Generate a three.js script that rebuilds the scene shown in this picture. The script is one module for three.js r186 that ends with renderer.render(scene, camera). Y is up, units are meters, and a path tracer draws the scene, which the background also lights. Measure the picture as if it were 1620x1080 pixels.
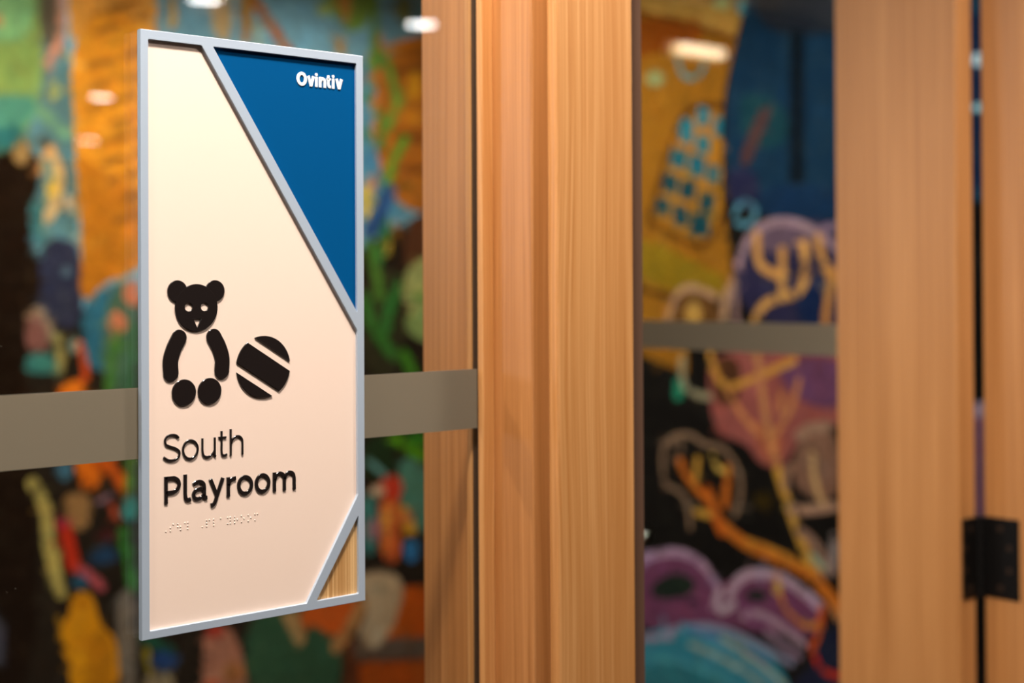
import * as THREE from 'three';
import { RoundedBoxGeometry } from 'three/addons/geometries/RoundedBoxGeometry.js';
import { RectAreaLightUniformsLib } from 'three/addons/lights/RectAreaLightUniformsLib.js';
import { mergeGeometries } from 'three/addons/utils/BufferGeometryUtils.js';

// ------------------------------------------------------------------ camera, exposure
const scene = new THREE.Scene();
scene.background = new THREE.Color(0x000000);
const SIGN_Y = 1.22;                                   // height of the sign's lower edge above the floor
const camera = new THREE.PerspectiveCamera(2 * Math.atan(540 / 2250) * 180 / Math.PI, 1.5, 0.05, 60);
camera.position.set(-0.49487, SIGN_Y + 0.26853, 1.00741);
camera.rotation.set(0.00956, -0.71505, -0.00522, 'YXZ');
camera.setViewOffset(1620, 1080, 0, 112.26, 1620, 1080);   // risen lens
camera.focus = 1.13;
camera.userData.fStop = 3.2;
camera.updateProjectionMatrix();
scene.add(camera);
const renderer = new THREE.WebGLRenderer({ antialias: true });
renderer.toneMapping = THREE.LinearToneMapping;
renderer.toneMappingExposure = 1.0;
renderer.shadowMap.enabled = true;
RectAreaLightUniformsLib.init();

// ------------------------------------------------------------------ lights (each also has its fitting, built further down)
// corridor downlights: [x, z, candela, label]
const CORRIDOR_LIGHTS = [
  [-0.06, 0.44, 26, 'round recessed downlight in the ceiling just in front of the sign'],
  [1.15, 0.95, 11.5, 'round recessed downlight in the ceiling in front of the open door'],
  [-1.2, 0.5, 6, 'added unseen downlight left of the sign, brightening its left side'],  // lamp added and placed to brighten the left side of the sign
  [2.463, 4.365, 4, 'round recessed downlight mirrored in the glass above the sign'],
  [3.525, 4.25, 4, 'round recessed downlight mirrored in the glass beside the wooden post'],
  [3.483, 7.573, 4, 'round recessed downlight mirrored in the glass, upper of the pair left of the sign'],
  [4.592, 10.207, 4, 'round recessed downlight mirrored in the glass, lower of the pair left of the sign'],
];
// playroom downlights: [x, z, candela, label]
const PLAYROOM_LIGHTS = [
  [2.1, -2.35, 9, 'round recessed downlight in the playroom ceiling at the mural corner'],
  [1.2, -2.35, 9, 'round recessed downlight in the playroom ceiling above the middle of the back mural'],
  [0.2, -2.35, 9, 'round recessed downlight in the playroom ceiling above the left part of the back mural'],
  [-0.6, -0.95, 9, 'added unseen downlight behind the glass pane, brightening door and post'],  // lamp added to lift the left faces of door and post
  [2.1, -1.2, 7, 'round recessed downlight in the playroom ceiling behind the open door'],
];
const CORRIDOR_TINT = new THREE.Color(1.0, 0.92, 0.82);
const PLAYROOM_TINT = new THREE.Color(1.0, 0.9, 0.76);

// ------------------------------------------------------------------ helpers
let seed = 20240617;
function rnd() { seed = (seed * 1664525 + 1013904223) >>> 0; return seed / 4294967296; }
function shadowed(o) { o.castShadow = true; o.receiveShadow = true; return o; }
function obj(name, geo, mat, parent = scene) {
  const g = Array.isArray(geo) ? mergeGeometries(geo.map((q) => (q.index ? q.toNonIndexed() : q)), false) : geo;
  const m = shadowed(new THREE.Mesh(g, mat)); m.name = name; parent.add(m); return m;
}
const taken = {};
function numbered(n) { const k = taken[n] = (taken[n] ?? -1) + 1; return k ? `${n}_${String(k).padStart(3, '0')}` : n; }
function thing(name, label, category, pos = [0, 0, 0], group) {
  const g = new THREE.Group(); g.name = numbered(name); g.position.set(...pos); scene.add(g);
  g.userData = { label, category }; if (group) g.userData.group = group; return g;
}
function structure(name, label, category, pos = [0, 0, 0]) {
  const g = new THREE.Group(); g.name = name; g.position.set(...pos); scene.add(g);
  g.userData = { kind: 'structure', label, category }; return g;
}
// box given by its two corners, rounded edges, uv in metres with v along the grain
function box(x0, x1, y0, y1, z0, z1, { r = 0.0015, grain = 'y' } = {}) {
  const w = x1 - x0, h = y1 - y0, d = z1 - z0;
  const g = r > 0 ? new RoundedBoxGeometry(w, h, d, 3, Math.min(r, w / 2.2, h / 2.2, d / 2.2)) : new THREE.BoxGeometry(w, h, d);
  g.translate((x0 + x1) / 2, (y0 + y1) / 2, (z0 + z1) / 2);
  metreUV(g, grain); return g;
}
function metreUV(g, grain = 'y', ox = rnd(), oy = rnd()) {
  const p = g.attributes.position, n = g.attributes.normal, uv = new Float32Array(p.count * 2);
  for (let i = 0; i < p.count; i++) {
    const P = [p.getX(i), p.getY(i), p.getZ(i)], N = [n.getX(i), n.getY(i), n.getZ(i)].map(Math.abs);
    const k = { x: 0, y: 1, z: 2 }[grain], a = (k + 1) % 3, b = (k + 2) % 3;
    let across, along = P[k];
    if (N[k] > N[a] && N[k] > N[b]) { across = P[a]; along = P[b] * 8; } else across = P[N[a] > N[b] ? b : a] + (N[a] > N[b] ? 0.37 : 0);
    uv[2 * i] = across + ox; uv[2 * i + 1] = along + oy;
  }
  g.setAttribute('uv', new THREE.BufferAttribute(uv, 2)); return g;
}
function lattice(w, h, s) {                       // periodic value noise
  let q = s >>> 0; const v = new Float32Array(w * h);
  for (let i = 0; i < v.length; i++) { q = (q * 1664525 + 1013904223) >>> 0; v[i] = q / 4294967296; }
  return (x, y) => {
    const xi = Math.floor(x), yi = Math.floor(y), fx = x - xi, fy = y - yi, sx = fx * fx * (3 - 2 * fx), sy = fy * fy * (3 - 2 * fy);
    const X0 = ((xi % w) + w) % w, X1 = (X0 + 1) % w, Y0 = ((yi % h) + h) % h, Y1 = (Y0 + 1) % h;
    const a = v[Y0 * w + X0], b = v[Y0 * w + X1], c = v[Y1 * w + X0], d = v[Y1 * w + X1];
    return (a + (b - a) * sx) * (1 - sy) + (c + (d - c) * sx) * sy;
  };
}
function dataTexture(w, h, fn, srgb = true) {
  const d = new Uint8Array(w * h * 4);
  for (let y = 0; y < h; y++) for (let x = 0; x < w; x++) {
    const c = fn(x / w, y / h), i = (y * w + x) * 4;
    d[i] = Math.max(0, Math.min(255, c[0])); d[i + 1] = Math.max(0, Math.min(255, c[1])); d[i + 2] = Math.max(0, Math.min(255, c[2])); d[i + 3] = 255;
  }
  const t = new THREE.DataTexture(d, w, h); t.wrapS = t.wrapT = THREE.RepeatWrapping; t.magFilter = THREE.LinearFilter; t.minFilter = THREE.LinearMipmapLinearFilter;
  t.generateMipmaps = true; if (srgb) t.colorSpace = THREE.SRGBColorSpace; t.needsUpdate = true; return t;
}

// ------------------------------------------------------------------ materials
// straight-grained clear timber: one tile is 0.24 m across and 1.2 m along the grain
function grainField(s, lines, broad = 0.06) {
  const n1 = lattice(lines, 3, s), n2 = lattice(lines * 3, 6, s + 7), n3 = lattice(12, 3, s + 13), n4 = lattice(7, 5, s + 23), n5 = lattice(lines * 6, 24, s + 31);
  return (u, v) => {
    const wob = (n4(u * 7, v * 5) - 0.5) * 0.035 + (n3(u * 12, v * 3) - 0.5) * 0.012, U = u + wob;
    return 0.34 * n1(U * lines, v * 3) + 0.40 * n2(U * lines * 3, v * 6) + broad * n3(U * 12 + 4, v * 3) - (broad - 0.06) * 0.5 + 0.20 * n5(U * lines * 6, v * 24);
  };
}
function woodMaterial(s, light, dark, contrast, roughness, lines = 70, broad = 0.06) {
  const f = grainField(s, lines, broad);
  const L = new THREE.Color(light), D = new THREE.Color(dark); L.convertLinearToSRGB(); D.convertLinearToSRGB();
  const mixAt = (u, v) => Math.max(0, Math.min(1, 0.5 + (f(u, v) - 0.5) * contrast));
  const map = dataTexture(512, 1024, (u, v) => { const m = mixAt(u, v); return [255 * (D.r + (L.r - D.r) * m), 255 * (D.g + (L.g - D.g) * m), 255 * (D.b + (L.b - D.b) * m)]; });
  const bump = dataTexture(512, 1024, (u, v) => { const m = 255 * mixAt(u, v); return [m, m, m]; }, false);
  map.repeat.set(1 / 0.24, 1 / 1.2); bump.repeat.set(1 / 0.24, 1 / 1.2);
  return new THREE.MeshPhysicalMaterial({ map, bumpMap: bump, bumpScale: 0.00012, roughness, clearcoat: 0.45, clearcoatRoughness: 0.36 });
}
const M = {};
M.wood = woodMaterial(11, '#d09860', '#af7138', 1.5, 0.42);
M.woodJamb = woodMaterial(47, '#bd804b', '#9a602e', 1.5, 0.4);
M.woodDoor = woodMaterial(83, '#c68c55', '#a56c38', 1.4, 0.45, 70, 0.28);
M.inlay = woodMaterial(29, '#dcb27c', '#ab7a45', 2.2, 0.5, 60);
M.inlay.map.repeat.set(1 / 0.09, 1 / 0.9); M.inlay.bumpMap.repeat.set(1 / 0.09, 1 / 0.9);
M.glass = new THREE.MeshPhysicalMaterial({ color: 0xfcfdfc, roughness: 0.0, transmission: 1, thickness: 0, ior: 1.5 });
M.film = new THREE.MeshPhysicalMaterial({ color: 0x9b8f7b, roughness: 0.95, transmission: 0.62, thickness: 0, ior: 1.3, side: THREE.DoubleSide });
M.gasket = new THREE.MeshStandardMaterial({ color: 0x3d2a1e, roughness: 0.8 });
M.shadeStrip = new THREE.MeshStandardMaterial({ color: 0x6a4a36, roughness: 0.9 });
M.signFrame = new THREE.MeshPhysicalMaterial({ color: 0xb2bfd0, roughness: 0.36, metalness: 0.25, clearcoat: 0.4, clearcoatRoughness: 0.2 });
M.signCream = new THREE.MeshStandardMaterial({ color: 0xe6cdbe, roughness: 0.7 });
M.signBlue = new THREE.MeshPhysicalMaterial({ color: 0x00487c, roughness: 0.8, specularIntensity: 0.06 });
M.signBlack = new THREE.MeshPhysicalMaterial({ color: 0x1d1716, roughness: 0.22, clearcoat: 0.6, clearcoatRoughness: 0.08 });
M.signWhite = new THREE.MeshStandardMaterial({ color: 0xf6f6f6, roughness: 0.5 });
M.tape = new THREE.MeshStandardMaterial({ color: 0x8b8f94, roughness: 0.9 });
M.blackMetal = new THREE.MeshPhysicalMaterial({ color: 0x100d0c, roughness: 0.45, metalness: 0.4 });
M.screw = new THREE.MeshStandardMaterial({ color: 0x4a382c, roughness: 0.4, metalness: 0.6 });
M.steel = new THREE.MeshStandardMaterial({ color: 0x9a9a98, roughness: 0.3, metalness: 1 });
M.whiteMetal = new THREE.MeshStandardMaterial({ color: 0xe8e6e2, roughness: 0.5 });
M.dust = new THREE.MeshStandardMaterial({ color: 0xc9c0b4, roughness: 1 });
function mottled(s, hex, spread, roughness, size, bumpScale = 0) {
  const n1 = lattice(90, 90, s), n2 = lattice(24, 24, s + 3), c = new THREE.Color(hex).convertLinearToSRGB();
  const val = (u, v) => 0.65 * n1(u * 90, v * 90) + 0.35 * n2(u * 24, v * 24) - 0.5;
  const map = dataTexture(256, 256, (u, v) => { const k = 255 * (1 + spread * val(u, v)); return [c.r * k, c.g * k, c.b * k]; });
  map.repeat.set(1 / size, 1 / size);
  return new THREE.MeshStandardMaterial({ map, roughness, bumpMap: bumpScale ? map : null, bumpScale });
}
M.plaster = mottled(5, '#8f887c', 0.06, 0.85, 0.4);
M.plasterDark = mottled(15, '#2a241e', 0.06, 0.85, 0.4);
M.ceiling = mottled(6, '#dedad2', 0.05, 0.9, 0.5);
M.carpet = mottled(7, '#332b25', 0.7, 1, 0.12);
function glow(tint, k) { return new THREE.MeshStandardMaterial({ color: 0x000000, emissive: tint, emissiveIntensity: k, roughness: 1 }); }

// ------------------------------------------------------------------ large structure
function slab(name, label, mat, ...b) {
  const m = obj(name, box(...b, { r: 0 }), mat); m.userData = { kind: 'structure', label, category: name.split('_')[0] }; return m;
}
slab('floor', 'dark brown carpeted floor of corridor and playroom', M.carpet, -4.1, 6.1, -0.12, 0, -3.3, 11.8);
slab('ceiling', 'off-white ceiling above corridor and playroom', M.ceiling, -4.1, 6.1, 2.7, 2.82, -3.3, 11.8);
slab('wall_left', 'dark painted corridor wall left of the camera', M.plasterDark, -4.1, -4.0, 0, 2.7, 0.06, 11.7);
slab('wall_right', 'dark painted corridor wall far right of the door', M.plasterDark, 6.0, 6.1, 0, 2.7, 0.06, 11.7);
slab('wall_back', 'dark painted corridor wall behind the camera', M.plasterDark, -4.1, 6.1, 0, 2.7, 11.7, 11.8);
slab('wall_playroom_back', 'plain dark painted back wall of the playroom', M.plasterDark, -4.1, 2.95, 0, 2.7, -3.2, -3.1);
slab('wall_playroom_right', 'painted playroom side wall behind the open door', M.plaster, 2.85, 2.95, 0, 2.7, -3.1, -0.1);
slab('wall_playroom_left', 'dark painted playroom side wall far left', M.plasterDark, -4.1, -4.0, 0, 2.7, -3.1, -0.1);
// the partition between corridor and playroom, with the timber screen standing in its opening
{
  const w = structure('wall_front', 'painted partition around the timber glazed screen', 'wall');
  obj('wall_panel', box(-4.1, -1.45, 0, 2.7, -0.1, 0.06, { r: 0 }), M.plaster, w);
  obj('wall_panel', box(1.505, 6.1, 0, 2.7, -0.1, 0.06, { r: 0 }), M.plaster, w);
  obj('wall_panel', box(-1.45, 1.505, 2.52, 2.7, -0.1, 0.06, { r: 0 }), M.plaster, w);
}
// timber post between the glass and the doorway (trim_1), hinge jamb (trim_2), head (trim_3), sill (trim_4), far jamb (trim_5)
const BEAD_X = 0.3364, POST_X0 = 0.3500, POST_X1 = 0.4760, FRONT_Z = 0.0622, BACK_Z = -0.1;
{
  const t = structure('trim_1', 'tall clear-finished timber post between the glass pane and the doorway', 'post');
  obj('post', box(POST_X0, POST_X1, 0, 2.42, BACK_Z, FRONT_Z, { r: 0.0025 }), M.woodJamb, t);
  obj('cover_board', box(0.3637, 0.4617, 0, 2.42, 0.0664, 0.0798, { r: 0.0030 }), M.wood, t);
  obj('packing_strip', box(0.3735, 0.4540, 0, 2.42, FRONT_Z - 0.0005, 0.0670, { r: 0 }), M.gasket, t);
  obj('glazing_bead', box(BEAD_X, POST_X0 + 0.0005, 0.105, 2.35, 0.0009, 0.0091, { r: 0.0016 }), M.wood, t);
  obj('glazing_bead', box(BEAD_X, POST_X0 + 0.0005, 0.105, 2.35, -0.0156, -0.0074, { r: 0.0016 }), M.wood, t);
  obj('glazing_gasket', box(BEAD_X + 0.0012, POST_X0, 0.105, 2.35, 0.0001, 0.0009, { r: 0 }), M.gasket, t);
  obj('glazing_gasket', box(BEAD_X + 0.0012, POST_X0, 0.105, 2.35, -0.0074, -0.0062, { r: 0 }), M.gasket, t);
  obj('shade_strip', box(POST_X1 - 0.0005, 0.5105, 0, 2.4, 0.026, 0.046, { r: 0.004 }), M.shadeStrip, t);  // dark strip added on the post edge, standing in for shade there
  obj('door_stop', box(POST_X1 - 0.0005, POST_X1 + 0.012, 0, 2.4, -0.048, -0.012, { r: 0.0015 }), M.woodJamb, t);
}
const JAMB_X = 1.3679;
{
  const t = structure('trim_2', 'timber hinge jamb on the right edge of the doorway', 'jamb');
  obj('jamb', box(JAMB_X, 1.506, 0, 2.42, BACK_Z, FRONT_Z, { r: 0.0025 }), M.woodDoor, t);
  obj('cover_board', box(1.3950, 1.4930, 0, 2.42, FRONT_Z, 0.0798, { r: 0.0026 }), M.wood, t);
  obj('door_stop', box(JAMB_X - 0.012, JAMB_X + 0.0005, 0, 2.4, -0.030, 0.006, { r: 0.0015 }), M.woodDoor, t);
}
{
  const t = structure('trim_3', 'timber head across the top of the glazed screen and doorway', 'head');
  obj('head', box(-1.45, 1.506, 2.4205, 2.5195, BACK_Z, FRONT_Z, { r: 0.0025, grain: 'x' }), M.woodJamb, t);
  obj('glazing_bead', box(-1.35, POST_X0, 2.3505, 2.4205, 0.0009, 0.0091, { r: 0.0016, grain: 'x' }), M.wood, t);
  obj('glazing_bead', box(-1.35, POST_X0, 2.3505, 2.4205, -0.0156, -0.0074, { r: 0.0016, grain: 'x' }), M.wood, t);
}
{
  const t = structure('trim_4', 'timber sill under the glass pane', 'sill');
  obj('sill', box(-1.35, POST_X0, 0, 0.1, BACK_Z, FRONT_Z, { r: 0.0025, grain: 'x' }), M.woodJamb, t);
}
{
  const t = structure('trim_5', 'timber jamb at the far left end of the glazed screen', 'jamb');
  obj('jamb', box(-1.45, -1.35, 0, 2.42, BACK_Z, FRONT_Z, { r: 0.0025 }), M.woodJamb, t);
  obj('glazing_bead', box(-1.3505, -1.337, 0.105, 2.35, 0.0009, 0.0091, { r: 0.0016 }), M.wood, t);
  obj('glazing_bead', box(-1.3505, -1.337, 0.105, 2.35, -0.0156, -0.0074, { r: 0.0016 }), M.wood, t);
}
// fixed glass pane with its frosted band
{
  const w = structure('window_1', 'large clear fixed glass pane behind the sign with a frosted band', 'window');
  obj('glass_pane', new THREE.BoxGeometry(POST_X0 + 1.35 - 0.004, 2.32, 0.006).translate((POST_X0 - 1.35) / 2, 1.26, -0.003), M.glass, w);
  const b = obj('frosted_band', new THREE.BoxGeometry(BEAD_X + 1.337, 0.1910 - 0.1368, 0.0002).translate((BEAD_X - 1.337) / 2, SIGN_Y + (0.1910 + 0.1368) / 2, 0.0004), M.film, w);
  b.userData.label = 'greyish frosted privacy film running across the clear pane';
  const specks = [];
  for (const [x, y, s] of [[-0.135, 0.331, 0.4], [-0.118, 0.372, 0.35], [-0.154, 0.318, 0.3], [-0.104, 0.226, 0.4], [-0.064, 0.17, 0.35], [-0.075, 0.118, 0.3], [0.0, 0.135, 0.4], [-0.1, 0.05, 0.4], [-0.094, 0.052, 0.3], [-0.03, 0.19, 0.3], [-0.11, 0.4, 0.3], [0.24, 0.3, 0.3]])
    specks.push(new THREE.IcosahedronGeometry(s / 2000, 0).scale(1, 1, 0.4).translate(x, SIGN_Y + y, 0.0002));
  const arc = new THREE.CatmullRomCurve3([[-0.147, 0.322], [-0.143, 0.3265], [-0.136, 0.328], [-0.130, 0.325], [-0.128, 0.321]].map(([x, y]) => new THREE.Vector3(x, SIGN_Y + y, 0.0002)));
  specks.push(new THREE.TubeGeometry(arc, 24, 0.00008, 4));
  const d = obj('dust_specks', specks.map((g) => g.toNonIndexed ? (g.index ? g.toNonIndexed() : g) : g), M.dust, w);
  d.userData = { kind: 'stuff', label: 'tiny pale dust specks and a hair-fine smear on the glass' };
}
// the door, swung open at a right angle into the playroom
{
  const X0 = 1.3095, X1 = 1.3526, Z0 = -0.105, ZE = -0.995, H = 2.4, door = structure('door_1', 'glazed timber door standing open into the playroom', 'door', [JAMB_X, 0, -0.1]);
  const at = (g) => g.translate(-JAMB_X, 0, 0.1);
  obj('stile', at(box(X0, X1, 0.01, H, -0.306, Z0, { r: 0.003 })), M.woodDoor, door);
  obj('stile', at(box(X0, X1, 0.01, H, ZE, -0.845, { r: 0.003 })), M.woodDoor, door);
  obj('rail', at(box(X0 + 0.0002, X1 - 0.0002, H - 0.16, H, -0.8455, -0.3055, { r: 0.003, grain: 'z' })), M.woodDoor, door);
  obj('rail', at(box(X0 + 0.0002, X1 - 0.0002, 0.01, 0.26, -0.8455, -0.3055, { r: 0.003, grain: 'z' })), M.woodDoor, door);
  for (const [xa, xb] of [[X0 + 0.003, 1.3275], [1.3345, X1 - 0.003]]) {
    obj('glazing_bead', at(box(xa, xb, 0.26, H - 0.16, -0.3145, -0.3055, { r: 0.0012 })), M.woodDoor, door);
    obj('glazing_bead', at(box(xa, xb, 0.26, H - 0.16, -0.8455, -0.8365, { r: 0.0012 })), M.woodDoor, door);
    obj('glazing_bead', at(box(xa, xb, 0.2598, 0.269, -0.8365, -0.3145, { r: 0.0012, grain: 'z' })), M.woodDoor, door);
    obj('glazing_bead', at(box(xa, xb, H - 0.169, H - 0.1598, -0.8365, -0.3145, { r: 0.0012, grain: 'z' })), M.woodDoor, door);
  }
  obj('glass_pane', at(new THREE.BoxGeometry(0.006, H - 0.42 + 0.012, 0.535).translate(1.331, (0.26 + H - 0.16) / 2, -0.5755)), M.glass, door);
  const fb = obj('frosted_band', at(new THREE.BoxGeometry(0.0002, 0.049, 0.5215).translate(1.3276, SIGN_Y + 0.179, -0.5755)), M.film, door);
  fb.userData.label = 'greyish frosted film band across the door glass';
  // butt hinges: one leaf on the edge of the door, one on the jamb, knuckles between
  for (const yc of [0.28, SIGN_Y - 0.127, 2.15]) {
    const h = new THREE.Group(); h.name = 'hinge'; door.add(h); h.position.set(0, yc, 0);
    h.userData.label = 'matt black butt hinge';
    const HH = 0.0575;
    obj('leaf', at(box(1.3165, 1.3560, -HH, HH, Z0 - 0.0002, Z0 + 0.0022, { r: 0.0008 })), M.blackMetal, h);
    obj('leaf', at(box(JAMB_X - 0.0022, JAMB_X + 0.0002, -HH, HH, -0.1000, -0.0450, { r: 0.0008 })), M.blackMetal, h);
    const k = [];
    for (let i = 0; i < 5; i++) k.push(new THREE.CylinderGeometry(0.0062, 0.0062, 0.0222, 20).translate(1.3605, -HH + 0.0115 + i * 0.023, -0.1030));
    obj('knuckle', at(mergeGeometries(k)), M.blackMetal, h);
    for (const [sy, so] of [[-0.042, 0.020], [-0.016, 0.034], [0.016, 0.034], [0.042, 0.020]]) {
      const s = new THREE.CylinderGeometry(0.0042, 0.0042, 0.0010, 16);
      obj('screw', at(s.clone().rotateX(Math.PI / 2).translate(1.3560 - so, sy, Z0 + 0.0025)), M.screw, h);
      obj('screw', at(s.clone().rotateZ(Math.PI / 2).translate(JAMB_X - 0.0025, sy, -0.1 + so + 0.006)), M.screw, h);
    }
  }
  for (const sgn of [-1, 1]) {
    const x = sgn < 0 ? X0 : X1, lever = new THREE.CatmullRomCurve3([[x, 1.02, -0.925], [x + sgn * 0.05, 1.02, -0.925], [x + sgn * 0.058, 1.02, -0.915], [x + sgn * 0.058, 1.02, -0.81]].map((q) => new THREE.Vector3(...q)));
    const hd = obj('handle', at(new THREE.TubeGeometry(lever, 30, 0.009, 12)), M.steel, door);
    obj('rose', at(new THREE.CylinderGeometry(0.026, 0.026, 0.008, 28).rotateZ(Math.PI / 2).translate(x + sgn * 0.004, 1.02, -0.925)), M.steel, hd);
  }
}

// ------------------------------------------------------------------ the sign
const MM = 0.001;
function poly(pts) { const s = new THREE.Shape(); pts.forEach(([x, y], i) => (i ? s.lineTo(x * MM, y * MM) : s.moveTo(x * MM, y * MM))); s.closePath(); return s; }
function roundedPoly(pts, r) {
  const P = pts.map(([x, y]) => new THREE.Vector2(x * MM, y * MM)), s = new THREE.Path(), n = P.length;
  for (let i = 0; i < n; i++) {
    const a = P[(i + n - 1) % n], b = P[i], c = P[(i + 1) % n], u = a.clone().sub(b).normalize().multiplyScalar(r * MM).add(b), v = c.clone().sub(b).normalize().multiplyScalar(r * MM).add(b);
    if (i) s.lineTo(u.x, u.y); else s.moveTo(u.x, u.y);
    s.quadraticCurveTo(b.x, b.y, v.x, v.y);
  }
  s.closePath(); return s;
}
function disc(cx, cy, rx, ry = rx) { const s = new THREE.Shape(); s.absellipse(cx * MM, cy * MM, rx * MM, ry * MM, 0, Math.PI * 2); return s; }
function raise(shape, z, depth, bevel, seg = 48) {
  return new THREE.ExtrudeGeometry(shape, { depth: depth - bevel, bevelEnabled: bevel > 0, bevelThickness: bevel, bevelSize: bevel, bevelOffset: -bevel, bevelSegments: 3, curveSegments: seg }).translate(0, 0, z);
}
// a stroke of constant width along a smooth or straight centre line, square ends
function stroke(pts, w, smooth = true) {
  let c = pts.map(([x, y]) => new THREE.Vector3(x, y, 0));
  if (smooth && c.length > 2) c = new THREE.CatmullRomCurve3(c, false, 'centripetal').getPoints(c.length * 8);
  const L = [], R = [];
  c.forEach((q, i) => {
    const t = c[Math.min(i + 1, c.length - 1)].clone().sub(c[Math.max(i - 1, 0)]).normalize();
    L.push([q.x - t.y * w / 2, q.y + t.x * w / 2]); R.push([q.x + t.y * w / 2, q.y - t.x * w / 2]);
  });
  return poly([...L, ...R.reverse()]);
}
function roundStroke(pts, w) {
  const c = new THREE.CatmullRomCurve3(pts.map(([x, y]) => new THREE.Vector3(x, y, 0)), false, 'centripetal').getPoints(40), L = [], R = [];
  c.forEach((q, i) => { const t = c[Math.min(i + 1, 40)].clone().sub(c[Math.max(i - 1, 0)]).normalize(); L.push([q.x - t.y * w / 2, q.y + t.x * w / 2]); R.push([q.x + t.y * w / 2, q.y - t.x * w / 2]); });
  const cap = (q, d, from) => { const o = [], a0 = Math.atan2(from[1] - q.y, from[0] - q.x); for (let k = 1; k < 16; k++) { const a = a0 - Math.PI * k / 16; o.push([q.x + Math.cos(a) * w / 2, q.y + Math.sin(a) * w / 2]); } return o; };
  const R2 = [...R].reverse();
  return poly([...L, ...cap(c[40], 1, L[40]), ...R2, ...cap(c[0], -1, R[0])]);
}
function ring(cx, cy, rx, ry, w) { const s = disc(cx, cy, rx, ry), h = new THREE.Path(); h.absellipse(cx * MM, cy * MM, (rx - w) * MM, (ry - w) * MM, 0, Math.PI * 2, true); s.holes.push(h); return s; }
{
  const W = 205.3, H = 464, sign = thing('wall_sign', 'tall cream and blue room sign in a grey metal frame mounted on the glass', 'sign', [0, SIGN_Y, 0]);
  const zBack = 0.0021, zPlate = 0.0038, zFace = 0.0058, zFront = 0.0085;
  const tape = [];
  for (const [x, y] of [[14, 14], [150, 14], [14, 220], [150, 220], [14, 420], [150, 420]]) tape.push(new THREE.BoxGeometry(0.04, 0.03, 0.0019).translate(x * MM + 0.02, y * MM + 0.015, 0.00105));
  for (const g of tape) obj('mounting_tape', g, M.tape, sign);
  obj('back_plate', new RoundedBoxGeometry((W - 0.6) * MM, (H - 0.6) * MM, zPlate - zBack, 2, 0.0004).translate(W * MM / 2, H * MM / 2, (zBack + zPlate) / 2), M.signFrame, sign);
  // frame with its two slanting bars: one plate with three openings
  const cream = [[6.4, 456.7], [51.7, 456.7], [198.2, 229.9], [198.2, 90.5], [146.6, 6.4], [6.4, 6.4]];
  const blue = [[61.9, 456.8], [198.3, 456.8], [198.3, 245.3]];
  const timber = [[198.6, 73.0], [198.6, 7.0], [156.2, 7.0]];
  const fs = poly([[0, 0], [W, 0], [W, H], [0, H]]);
  for (const o of [cream, blue, timber]) fs.holes.push(roundedPoly(o, 1.1));
  const frame = raise(fs, zPlate, zFront - zPlate, 0.0004, 8);
  obj('frame', frame, M.signFrame, sign);
  const inset = (pts, g) => { const c = pts.reduce((a, q) => [a[0] + q[0] / pts.length, a[1] + q[1] / pts.length], [0, 0]); return pts.map(([x, y]) => [x + Math.sign(x - c[0]) * g, y + Math.sign(y - c[1]) * g]); };
  const panel = (name, pts, mat, label) => { const g = new THREE.ExtrudeGeometry(poly(pts), { depth: zFace - zPlate - 0.0001, bevelEnabled: false }).translate(0, 0, zPlate + 0.0001); metreUV(g, 'y'); const m = obj(name, g, mat, sign); m.userData.label = label; return m; };
  panel('face_panel', [[5, 458], [52.5, 458], [200, 230.2], [200, 89.5], [147.2, 5], [5, 5]], M.signCream, 'pale cream face panel');
  panel('face_panel', [[60.4, 458], [200, 458], [200, 242.0]], M.signBlue, 'blue triangular panel');
  panel('face_panel', [[200, 76], [200, 5.5], [154.5, 5.5]], M.inlay, 'triangular timber inlay');
  // pictogram: bear and ball
  const zi = zFace, T = 0.0011, bv = 0.00045;
  const headShape = disc(47.6, 251.4, 18.5);
  for (const [x, y] of [[40.8, 251.9], [54.6, 251.9]]) { const h = new THREE.Path(); h.absellipse(x * MM, y * MM, 3.2 * MM, 3.2 * MM, 0, Math.PI * 2, true); headShape.holes.push(h); }
  headShape.holes.push(new THREE.Path(poly([[45.0, 242.5], [48.2, 235.9], [51.5, 242.5]]).getPoints()));
  obj('bear_head', raise(headShape, zi, T, bv), M.signBlack, sign);
  for (const [x, y] of [[31.3, 264.4], [63.9, 264.4]]) obj('bear_ear', raise(disc(x, y, 8.5), zi, T - 0.00003, bv), M.signBlack, sign);
  obj('bear_arm', raise(roundStroke([[32.6, 228.2], [28.0, 219.6], [25.3, 210.6], [25.6, 201.2]], 13.0), zi, T, bv), M.signBlack, sign);
  obj('bear_arm', raise(roundStroke([[62.7, 228.2], [67.4, 219.6], [70.1, 210.6], [69.8, 201.2]], 13.0), zi, T, bv), M.signBlack, sign);
  for (const x of [36.6, 58.9]) obj('bear_foot', raise(disc(x, 185.7, 10.35), zi, T, bv), M.signBlack, sign);
  // ball: a disc cut into a broad stripe and two caps by parallel slits
  const bc = [107.7, 202.7], br = 25.1, slope = Math.atan2(199.49 - 222.7, 131.04 - 93.64);
  const arcPts = (d0, d1) => {      // piece of the disc between two chords, distances along the stripe normal
    const a0 = Math.acos(Math.max(-1, Math.min(1, d1 / br))), a1 = Math.acos(Math.max(-1, Math.min(1, d0 / br))), N = slope + Math.PI / 2, o = [];
    for (let k = 0; k <= 20; k++) { const a = N - a0 - (a1 - a0) * k / 20; o.push([bc[0] + br * Math.cos(a), bc[1] + br * Math.sin(a)]); }
    for (let k = 0; k <= 20; k++) { const a = N + a1 - (a1 - a0) * k / 20; o.push([bc[0] + br * Math.cos(a), bc[1] + br * Math.sin(a)]); }
    return o;
  };
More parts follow.
